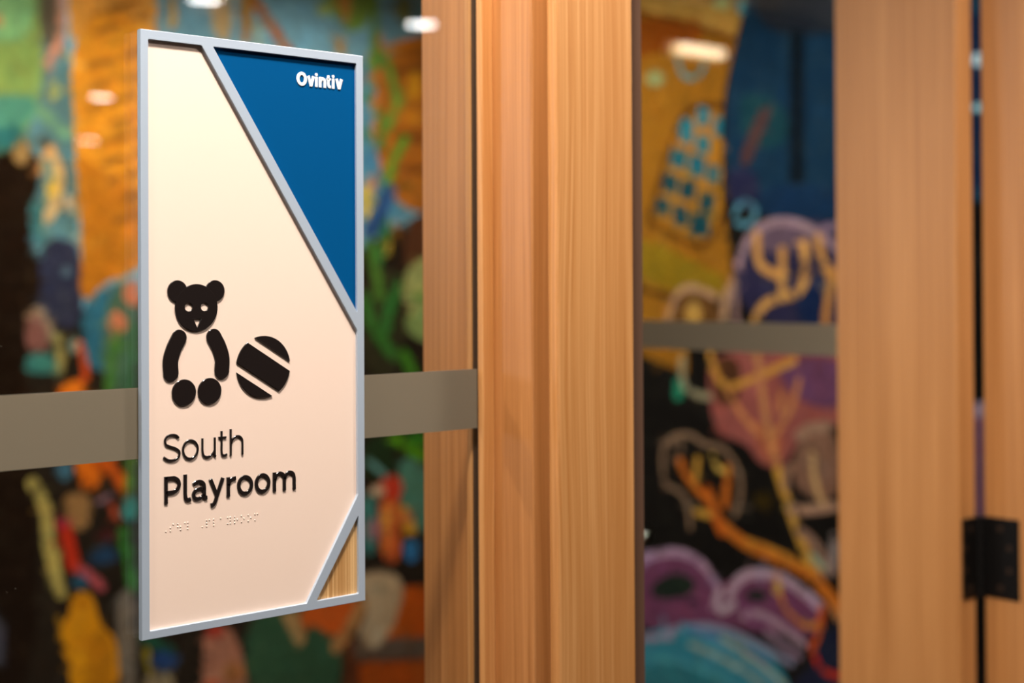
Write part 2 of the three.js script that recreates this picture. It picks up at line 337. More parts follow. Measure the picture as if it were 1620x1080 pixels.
  const dedupe = (o) => o.filter((q, i) => { const n = o[(i + 1) % o.length]; return Math.hypot(q[0] - n[0], q[1] - n[1]) > 1e-4; });
  obj('ball_stripe', raise(poly(dedupe(arcPts(-9.6, 9.4))), zi, T, bv), M.signBlack, sign);
  obj('ball_cap', raise(poly(dedupe(arcPts(16.0, br))), zi, T, bv), M.signBlack, sign);
  obj('ball_cap', raise(poly(dedupe(arcPts(-br, -16.0))), zi, T, bv), M.signBlack, sign);
  // raised lettering, letter by letter; coordinates in millimetres from the letter's left end and the base line
  const letter = (x, y, shapes, mat, depth, bevel) => obj('letter', shapes.map((s) => raise(s, zFace, depth, bevel, 20)).map((g) => g.translate(x * MM, y * MM, 0)), mat, sign);
  const t = 1.75, b = 3.05, e = 2.45;
  const thin = [
    [18.6, [stroke([[13.6, 17.5], [11.4, 19.6], [7.8, 20.3], [4.0, 19.4], [1.9, 16.3], [2.8, 13.2], [6.4, 11.4], [10.8, 9.7], [13.6, 7.5], [14.1, 4.9], [12.5, 2.0], [8.6, 0.7], [4.6, 1.2], [0.7, 3.6]], t)]],
    [34.9, [ring(7.2, 7.8, 7.2, 8.0, t)]],
    [51.6, [stroke([[0.9, 15.7], [0.9, 9], [0.95, 5.6], [2.0, 2.2], [4.9, 0.75], [8.2, 1.5], [10.8, 3.9], [11.7, 5.6]], t), stroke([[11.75, 15.7], [11.75, 1.2]], t), stroke([[11.75, 2.6], [12.0, 0.9], [12.8, 0.5]], 1.3)]],
    [66.5, [stroke([[2.9, 20.2], [2.9, 10], [2.9, 3.6], [3.5, 1.5], [5.2, 0.8], [7.9, 1.5]], t), stroke([[0.1, 15.1], [7.2, 15.1]], 1.5)]],
    [76.7, [stroke([[0.9, 21.2], [0.9, 0]], t), stroke([[1.2, 9.6], [2.6, 12.8], [5.4, 14.8], [8.6, 14.9], [10.9, 12.6], [11.4, 9], [11.4, 4], [11.4, 0]], t)]],
  ];
  for (const [x, s] of thin) letter(x, 133.4, s, M.signBlack, 0.0010, 0.0004);
  const bold = [
    [19.7, [stroke([[1.55, 0], [1.55, 21]], b), stroke([[0.4, 19.45], [5.4, 19.45], [8.6, 19.3], [11.6, 17.4], [12.6, 14.2], [11.6, 10.9], [8.6, 8.8], [5.4, 8.55], [1.0, 8.55]], b)]],
    [36.0, [stroke([[1.55, 21.2], [1.55, 12], [1.6, 5], [2.3, 2.2], [4.2, 1.3], [6.4, 1.8]], b)]],
    [43.1, [stroke([[1.3, 12.6], [4.2, 14.2], [7.6, 14.4], [10.2, 12.6], [10.9, 9.6], [10.9, 5.4], [11.2, 2.6], [12.0, 1.4], [13.6, 1.4]], b), stroke([[10.9, 8.7], [6.8, 8.9], [3.2, 7.6], [1.6, 4.9], [2.6, 2.2], [5.4, 1.3], [8.6, 2.2], [10.8, 4.6]], b - 0.2)]],
    [57.9, [stroke([[1.5, 15.7], [7.2, 2.2]], b, false), stroke([[12.5, 15.7], [9.4, 7.6], [6.9, 1.0], [5.6, -2.6], [4.0, -4.6], [1.6, -5.0]], b)]],
    [73.7, [stroke([[1.55, 0], [1.55, 15.6]], b), stroke([[1.6, 8.6], [2.8, 12.0], [5.2, 13.8], [8.5, 14.4]], b)]],
    [83.2, [ring(7.3, 7.9, 7.3, 8.1, b)]],
    [99.2, [ring(7.3, 7.9, 7.3, 8.1, b)]],
    [116.0, [stroke([[1.55, 0], [1.55, 15.6]], b), stroke([[1.7, 9.0], [3.4, 12.6], [6.6, 14.4], [9.6, 13.2], [10.8, 9.8], [10.9, 5], [10.9, 0]], b), stroke([[10.9, 9.0], [12.7, 12.6], [15.9, 14.4], [19.0, 13.2], [20.2, 9.8], [20.3, 5], [20.3, 0]], b)]],
  ];
  for (const [x, s] of bold) letter(x, 101.0, s, M.signBlack, 0.0010, 0.0004);
  const white = [
    [140.2, [ring(4.95, 5.55, 4.95, 5.75, e + 0.15)]],
    [150.4, [stroke([[1.2, 8.6], [3.75, 0.2]], e, false), stroke([[6.3, 8.6], [3.75, 0.2]], e, false), poly([[2.5, 0], [5.0, 0], [4.6, 1.6], [2.9, 1.6]])]],
    [158.1, [stroke([[1.35, 0], [1.35, 8.4]], 2.3, false), disc(1.35, 10.3, 1.25)]],
    [161.9, [stroke([[1.25, 0], [1.25, 8.6]], e, false), stroke([[1.3, 4.8], [2.4, 6.8], [4.2, 7.3], [5.6, 6.2], [5.9, 4.2], [5.9, 0]], e)]],
    [169.6, [stroke([[1.8, 10.7], [1.8, 6], [1.85, 2.6], [2.5, 1.4], [4.2, 1.3]], 2.3), stroke([[0, 7.6], [4.2, 7.6]], 1.8, false)]],
    [174.9, [stroke([[1.35, 0], [1.35, 8.4]], 2.3, false), disc(1.35, 10.3, 1.22)]],
    [178.3, [stroke([[1.2, 8.6], [3.75, 0.2]], e, false), stroke([[6.3, 8.6], [3.75, 0.2]], e, false), poly([[2.5, 0], [5.0, 0], [4.6, 1.6], [2.9, 1.6]])]],
  ];
  for (const [x, s] of white) letter(x, 433.7, s, M.signWhite, 0.0007, 0.00015);
  // braille under the lettering
  const cells = [[20.0, '6'], [26.2, '234'], [32.4, '1256'], [38.6, '1456'], [51.2, '6'], [57.4, '1234'], [63.6, '123'], [69.8, '1'], [76.0, '13456'], [82.2, '1235'], [88.4, '135'], [94.6, '135'], [100.8, '134']], dots = [];
  for (const [x, c] of cells) for (const k of c) { const i = +k - 1; dots.push(new THREE.SphereGeometry(0.7 * MM, 10, 4, 0, Math.PI * 2, 0, Math.PI / 2).scale(1, 0.7, 1).rotateX(Math.PI / 2).translate((x - 1.2 + (i > 2 ? 2.4 : 0)) * MM, (84.6 - (i % 3) * 2.4) * MM, zFace - 0.00005)); }
  const br_ = obj('braille_dots', dots, M.signCream, sign); br_.userData = { kind: 'stuff', label: 'row of small raised braille dots' };
}

// ------------------------------------------------------------------ printed murals, lower darkness partly light falloff painted in: coordinates in millimetres on the wall (along the wall, above the floor)
const backMuralPaint = [
  ['poly', '#6a98ac', 0, [1285,2576,2915,2841,2908,1843,2334,1446,1283,1362]],
  ['poly', '#4a8098', 0, [1772,2206,2731,2323,2727,1766,1770,1594]],
  ['poly', '#221a12', 0, [894,1407,1283,1399,2335,1600,2728,1789,2908,1795,2894,-396,892,77]],  // dark lower field: print colour plus painted light falloff
  ['blob', '#4b6c70', 0, [1207,2263,1320,2238,1347,1551,1205,1588,1177,1718,1225,1964]],
  ['blob', '#2a2c40', 0, [1201,1607,1339,1666,1352,1360,1263,1362,1186,1457]],
  ['blob', '#1a0e05', 0, [895,2013,1206,1916,1217,1776,1171,1718,1201,1588,1220,1494,1186,1364,1166,1179,1204,916,1202,245,928,300]],
  ['blob', '#788f4a', 0, [810,2499,1207,2507,1218,2226,1229,2096,1196,1981,1149,1903,1093,1872,809,1830]],
  ['blob', '#6f9c68', 0, [810,2499,1203,2506,1207,2263,1149,2200,1020,2205]],
  ['blob', '#47806c', 0, [809,1988,1218,2076,1191,1971,1093,1909,809,1883]],
  ['blob', '#2c6665', 0, [843,1929,1183,1970,1149,1907,1093,1876,843,1840]],
  ['blob', '#b98a55', 0, [1075,2262,1079,2278,1090,2286,1100,2281,1104,2266,1100,2250,1089,2242,1079,2247]],
  ['blob', '#51483a', 0, [1211,2414,1279,2423,1277,2271,1249,2188,1214,2222]],
  ['line', '#b27c66', 28, [1283,2424,1283,2272,1271,2204,1237,2149]],
  ['blob', '#90904f', 0, [1235,2072,1242,2096,1257,2108,1272,2099,1278,2076,1272,2051,1257,2040,1242,2049]],
  ['line', '#628a6c', 38, [1218,2010,1260,1976,1292,1946]],
  ['line', '#3a2b1e', 19, [1218,1922,1280,1882,1295,1779,1275,1721]],
  ['line', '#c09c68', 30, [1248,1894,1276,1844,1276,1778,1240,1692]],
  ['line', '#b07c48', 26, [1233,1889,1217,1832]],
  ['blob', '#d0a030', 0, [1229,1784,1235,1801,1248,1809,1262,1802,1268,1785,1262,1768,1248,1760,1235,1767]],
  ['blob', '#5b8a7c', 0, [1217,1847,1221,1866,1229,1874,1237,1866,1241,1848,1237,1830,1229,1821,1221,1829]],
  ['blob', '#8a6a3e', 0, [1128,1883,1137,1915,1158,1930,1180,1917,1189,1887,1179,1855,1158,1840,1137,1853]],
  ['line', '#30686c', 41, [1206,1719,1209,1640]],
  ['line', '#bfa27c', 23, [1299,1756,1307,1722]],
  ['blob', '#6c8484', 0, [1315,1637,1322,1653,1339,1660,1356,1654,1363,1638,1356,1621,1339,1614,1322,1621]],
  ['blob', '#4d6070', 0, [1275,1532,1281,1545,1295,1551,1309,1545,1315,1532,1309,1519,1295,1513,1281,1519]],
  ['poly', '#cb8a3a', 0, [1297,2464,1595,2507,1594,2248,1308,2236]],
  ['blob', '#c88020', 0, [1304,2312,1595,2347,1582,1790,1560,1572,1517,1528,1413,1503,1366,1440,1334,1471,1347,1589,1325,1875]],
  ['blob', '#b06a18', 0, [1323,1894,1363,1877,1582,1731,1571,1572,1517,1528,1413,1503,1366,1440,1334,1471,1347,1589]],
  ['line', '#86521a', 19, [1385,2318,1409,2328]],
  ['line', '#86521a', 20, [1442,2341,1467,2351]],
  ['line', '#86521a', 20, [1471,2353,1497,2363]],
  ['line', '#86521a', 20, [1501,2365,1526,2375]],
  ['line', '#86521a', 19, [1385,2262,1409,2272]],
  ['line', '#86521a', 19, [1413,2274,1438,2284]],
  ['line', '#86521a', 20, [1442,2285,1467,2295]],
  ['line', '#86521a', 20, [1501,2309,1526,2319]],
  ['line', '#86521a', 20, [1530,2320,1556,2330]],
  ['line', '#86521a', 19, [1368,2156,1393,2166]],
  ['line', '#86521a', 19, [1397,2167,1421,2177]],
  ['line', '#86521a', 19, [1425,2178,1450,2188]],
  ['line', '#86521a', 20, [1484,2200,1509,2210]],
  ['line', '#86521a', 20, [1513,2212,1539,2221]],
  ['line', '#86521a', 19, [1380,2090,1405,2099]],
  ['line', '#86521a', 19, [1409,2101,1433,2110]],
  ['line', '#86521a', 20, [1467,2122,1492,2131]],
  ['line', '#86521a', 20, [1496,2133,1521,2142]],
  ['line', '#86521a', 20, [1526,2144,1551,2153]],
  ['line', '#86521a', 19, [1384,2033,1409,2041]],
  ['line', '#86521a', 19, [1442,2053,1466,2062]],
  ['line', '#86521a', 20, [1471,2064,1496,2073]],
  ['line', '#86521a', 20, [1500,2075,1525,2084]],
  ['line', '#86521a', 19, [1429,1986,1454,1995]],
  ['line', '#86521a', 20, [1458,1996,1483,2005]],
  ['line', '#86521a', 20, [1487,2007,1512,2015]],
  ['line', '#86521a', 19, [1404,1922,1429,1931]],
  ['line', '#86521a', 19, [1433,1932,1458,1941]],
  ['line', '#86521a', 20, [1462,1942,1487,1951]],
  ['line', '#86521a', 20, [1521,1962,1546,1971]],
  ['line', '#86521a', 19, [1420,1865,1445,1873]],
  ['line', '#86521a', 20, [1449,1875,1474,1883]],
  ['line', '#86521a', 20, [1508,1894,1533,1903]],
  ['line', '#86521a', 20, [1538,1904,1563,1913]],
  ['line', '#86521a', 19, [1437,1813,1462,1822]],
  ['line', '#86521a', 20, [1495,1832,1520,1841]],
  ['line', '#86521a', 20, [1525,1842,1550,1850]],
  ['line', '#86521a', 20, [1474,1759,1499,1767]],
  ['line', '#86521a', 20, [1503,1768,1529,1776]],
  ['line', '#86521a', 20, [1533,1778,1559,1786]],
  ['line', '#86521a', 20, [1453,1688,1478,1695]],
  ['line', '#86521a', 20, [1482,1697,1507,1704]],
  ['line', '#86521a', 20, [1512,1706,1537,1713]],
  ['blob', '#2c6176', 0, [1338,1427,1413,1484,1519,1513,1527,1277,1382,1215,1350,1284]],
  ['blob', '#46624e', 0, [1413,1455,1528,1552,1527,1159,1402,1166]],
  ['blob', '#bf6e4c', 0, [1421,1374,1432,1401,1456,1412,1481,1400,1492,1372,1481,1345,1456,1334,1432,1346]],
  ['blob', '#bf6e4c', 0, [1475,1466,1486,1496,1511,1509,1536,1496,1547,1465,1536,1435,1511,1423,1486,1436]],
  ['line', '#42702c', 31, [1427,1146,1435,1251,1460,1338]],
  ['line', '#2f5a34', 35, [1495,1122,1502,1259,1517,1356]],
  ['blob', '#7b5048', 0, [1163,1365,1195,1438,1240,1363,1243,1297,1176,1290]],
  ['line', '#8a7660', 19, [1176,1401,1205,1435,1236,1385,1247,1344]],
  ['blob', '#35706a', 0, [1159,1272,1205,1304,1278,1258,1272,1226,1166,1231]],
  ['line', '#94884e', 26, [1267,1343,1278,1286,1274,1239]],
  ['blob', '#7f9080', 0, [1302,1314,1307,1335,1318,1344,1329,1334,1334,1313,1329,1292,1318,1283,1307,1292]],
  ['line', '#c4471a', 23, [1338,1313,1358,1255,1354,1207]],
  ['blob', '#dd7018', 0, [1266,1173,1306,1213,1362,1197,1382,1091,1266,1098]],
  ['blob', '#3c6478', 0, [1254,939,1264,962,1286,970,1308,958,1317,933,1308,910,1285,902,1263,914]],
  ['blob', '#d96a14', 0, [1317,1019,1382,1033,1412,915,1385,864,1325,885]],
  ['line', '#cc5512', 43, [1402,955,1463,910,1488,854]],
  ['line', '#4f7a22', 31, [1501,946,1494,849]],
  ['blob', '#33807c', 0, [1469,803,1478,832,1499,843,1519,828,1528,797,1519,768,1498,757,1478,772]],
  ['line', '#34752f', 35, [1475,734,1496,654,1508,555]],
  ['line', '#ad9c54', 38, [1189,908,1235,838,1234,744,1254,648,1277,573]],
  ['blob', '#946c40', 0, [1277,861,1351,873,1381,822,1371,766,1331,742,1291,794]],
  ['line', '#b82e16', 42, [1289,766,1305,698,1316,649]],
  ['blob', '#a01c3a', 0, [1256,783,1263,794,1281,797,1299,790,1307,777,1299,766,1281,763,1263,770]],
  ['line', '#8a6a78', 19, [1401,830,1434,846]],
  ['line', '#a8452a', 19, [1438,816,1459,771]],
  ['line', '#ad4c54', 31, [1336,637,1376,603,1405,574]],
  ['blob', '#235068', 0, [1308,603,1317,615,1336,618,1356,609,1364,595,1356,583,1336,580,1317,588]],
  ['blob', '#1f3c5c', 0, [1358,672,1374,691,1411,696,1449,682,1465,658,1448,639,1411,634,1374,648]],
  ['blob', '#4a1c1c', 0, [1381,730,1394,742,1426,744,1457,735,1471,719,1457,708,1426,706,1394,715]],
  ['blob', '#d68c10', 0, [1308,574,1376,564,1400,452,1450,418,1466,309,1453,138,1335,162,1280,418,1277,485,1304,499]],
  ['blob', '#b8740c', 0, [1360,443,1433,431,1449,312,1432,180,1363,194,1340,332]],
  ['blob', '#b06a0c', 0, [1328,533,1333,545,1346,548,1359,541,1364,528,1359,517,1346,514,1333,521]],
  ['blob', '#756a5e', 0, [1458,552,1512,554,1520,397,1507,126,1474,133,1450,467]],
  ['blob', '#40404c', 0, [1064,473,1071,536,1086,561,1102,531,1109,466,1102,403,1086,378,1071,408]],
  ['line', '#1d4f3c', 36, [1542,393,1589,374,1632,339]],
  ['line', '#9a8a2a', 24, [1550,353,1567,291]],
  ['blob', '#203a68', 0, [1558,322,1575,341,1614,344,1654,327,1671,302,1654,283,1614,280,1575,297]],
  ['blob', '#8a7a5c', 0, [1535,287,1643,277,1664,134,1535,160]],
  ['blob', '#2f5038', 0, [1881,440,2277,423,2288,8,1927,81]],
  ['blob', '#a8705a', 0, [1747,379,1800,401,1862,360,1908,229,1915,83,1746,117]],
  ['blob', '#b0392a', 0, [1756,382,1767,400,1793,404,1818,392,1829,370,1818,352,1793,347,1767,360]],
  ['blob', '#9a6238', 0, [1820,235,1831,264,1857,273,1883,255,1894,221,1883,192,1856,183,1831,201]],
  ['blob', '#c2512a', 0, [1744,208,1754,221,1776,223,1798,212,1808,196,1798,184,1776,182,1754,192]],
  ['poly', '#b08a58', 0, [2036,395,2098,396,2135,290,2107,257]],
  ['blob', '#c8581a', 0, [2098,407,2329,426,2355,367,2289,269,2224,290,2173,342,2128,313]],
  ['line', '#b5804c', 53, [2361,366,2315,286,2263,247]],
  ['poly', '#5a2c12', 0, [2289,247,2719,381,2716,-79,2288,8]],
  ['poly', '#ae4c0a', 0, [2437,422,2778,384,2777,192,2409,244]],
  ['poly', '#5c4c40', 0, [2328,258,2777,196,2776,118,2328,183]],
  ['poly', '#a3470a', 0, [2354,170,2776,113,2775,-90,2354,-5]],
  ['blob', '#b89f7e', 0, [2329,470,2437,488,2520,459,2553,394,2513,287,2436,204,2392,216,2344,281,2404,349]],
  ['blob', '#8f8a70', 0, [2431,418,2436,431,2448,436,2459,428,2464,413,2459,400,2447,396,2436,403]],
  ['blob', '#20301a', 0, [2372,960,2522,949,2507,793,2371,805]],
  ['blob', '#4a7a68', 0, [2516,848,2578,872,2692,810,2691,569,2548,631]],
  ['line', '#5f8f8a', 22, [2393,874,2439,839,2477,804]],
  ['line', '#4f9018', 36, [2508,950,2564,896,2649,859]],
  ['line', '#2f7a1e', 32, [2578,944,2664,915]],
  ['blob', '#3d7d78', 0, [2357,741,2433,755,2443,554,2370,530]],
  ['blob', '#9a7078', 0, [2389,631,2397,661,2416,673,2435,657,2443,625,2435,595,2416,584,2397,600]],
  ['blob', '#c55a2a', 0, [2444,798,2527,779,2537,610,2531,498,2453,504,2443,643]],
  ['blob', '#c43a24', 0, [2439,772,2455,805,2494,816,2533,798,2549,762,2532,729,2493,718,2455,736]],
  ['blob', '#c8a88a', 0, [2406,767,2416,780,2439,783,2462,775,2471,760,2461,747,2438,743,2416,752]],
  ['line', '#d89a40', 18, [2479,706,2476,550]],
  ['blob', '#d8a028', 0, [2526,701,2566,697,2616,589,2548,586]],
  ['blob', '#cc7040', 0, [2537,655,2546,673,2566,679,2585,668,2594,648,2585,630,2565,624,2546,635]],
  ['blob', '#2f74aa', 0, [2537,576,2622,566,2610,487,2559,494]],
  ['blob', '#9c5c1c', 0, [2424,2113,2452,2299,2658,2389,2851,2417,2847,1770,2597,1739,2472,1825,2434,1958]],
  ['line', '#c4741c', 27, [2441,2311,2558,2360,2851,2434]],
  ['line', '#6e4018', 21, [2515,2251,2672,2275]],
  ['line', '#6a3c16', 28, [2528,2020,2700,2019]],
  ['line', '#6a3c16', 23, [2513,1895,2699,1908]],
  ['blob', '#6a4a18', 0, [2516,1845,2528,1858,2555,1865,2583,1861,2595,1848,2583,1835,2555,1829,2528,1833]],
  ['blob', '#c98c20', 0, [2572,2250,2632,2267,2637,2164,2579,2143]],
  ['blob', '#b8741c', 0, [2546,2123,2642,2119,2636,2061,2556,2067]],
  ['blob', '#4c2c1a', 0, [2560,1738,2787,1768,2785,1558,2553,1511]],
  ['blob', '#2c2a1a', 0, [2375,1534,2554,1557,2551,1150,2373,1158]],
  ['line', '#4d7d30', 36, [2428,2370,2458,2295,2419,2202]],
  ['line', '#5a8a34', 32, [2474,2297,2523,2189,2529,2110,2478,2039]],
  ['line', '#41702c', 31, [2386,2155,2435,2103,2473,2072,2459,1981]],
  ['line', '#4f8a2c', 34, [2562,2010,2505,1939,2477,1825]],
  ['line', '#3c6a30', 27, [2385,2033,2412,2001]],
  ['line', '#2f6a34', 49, [2460,1724,2487,1646,2454,1601]],
  ['line', '#46702a', 40, [2410,1634,2432,1512,2453,1445]],
  ['line', '#2f7030', 40, [2525,1478,2486,1399,2474,1332]],
  ['line', '#336a28', 44, [2380,1445,2414,1334,2502,1242]],
  ['line', '#3f7a22', 41, [2552,1240,2602,1147]],
  ['line', '#b0682e', 31, [2408,2212,2457,2239]],
  ['line', '#b5703a', 27, [2446,2160,2418,2113]],
  ['line', '#b06a24', 23, [2515,1703,2526,1674]],
  ['line', '#a88a30', 22, [2487,1635,2476,1601]],
  ['line', '#b06a2a', 27, [2434,2058,2429,2002]],
  ['blob', '#41789a', 0, [2369,1943,2418,1968,2461,1926,2444,1880,2374,1870]],
  ['blob', '#b5785a', 0, [2395,1844,2402,1867,2417,1877,2432,1868,2439,1846,2432,1824,2417,1814,2402,1823]],
  ['blob', '#c8b048', 0, [2365,1781,2373,1828,2390,1849,2407,1829,2414,1783,2406,1736,2389,1716,2372,1735]],
  ['blob', '#9aa070', 0, [2400,1778,2405,1800,2417,1810,2428,1801,2433,1779,2428,1757,2416,1747,2405,1756]],
  ['blob', '#2a4a7a', 0, [2378,1711,2433,1746,2461,1847,2522,1850,2499,1759,2443,1657,2383,1645]],
  ['blob', '#949a5c', 0, [2542,1478,2582,1568,2697,1604,2785,1558,2784,1371,2695,1281,2553,1421]],
  ['blob', '#7c9254', 0, [2553,1376,2696,1431,2784,1371,2724,1268,2632,1283,2566,1319]],
  ['blob', '#5f8840', 0, [2581,1443,2597,1456,2633,1461,2669,1455,2685,1442,2669,1430,2632,1424,2596,1430]],
  ['line', '#b08a3c', 28, [1643,2454,1656,2355,1643,2313]],
  ['blob', '#b4986a', 0, [1755,2489,1870,2505,1855,2296,1818,2272,1791,2330]],
  ['blob', '#a07436', 0, [1879,2506,1955,2517,1926,2283,1897,2259]],
  ['line', '#9c5c2c', 38, [1948,2432,2008,2355,2106,2238]],
  ['line', '#8fa08c', 25, [1955,2349,1964,2287]],
  ['blob', '#6d8c3c', 0, [2204,2552,2437,2584,2426,2448,2339,2349,2234,2425]],
  ['blob', '#b5803c', 0, [2282,2562,2340,2548,2329,2414,2286,2366]],
  ['line', '#b56a2a', 31, [2406,2268,2452,2362]],
  ['line', '#5f8a3a', 31, [2421,2537,2447,2406,2419,2269]],
  ['blob', '#8fa05a', 0, [2185,2432,2196,2452,2221,2463,2247,2458,2258,2441,2247,2421,2221,2410,2196,2415]],
  ['line', '#a87a30', 26, [2260,2341,2299,2290]],
  ['blob', '#77804f', 0, [2519,2471,2531,2510,2559,2530,2587,2518,2598,2481,2586,2441,2558,2421,2531,2434]],
];
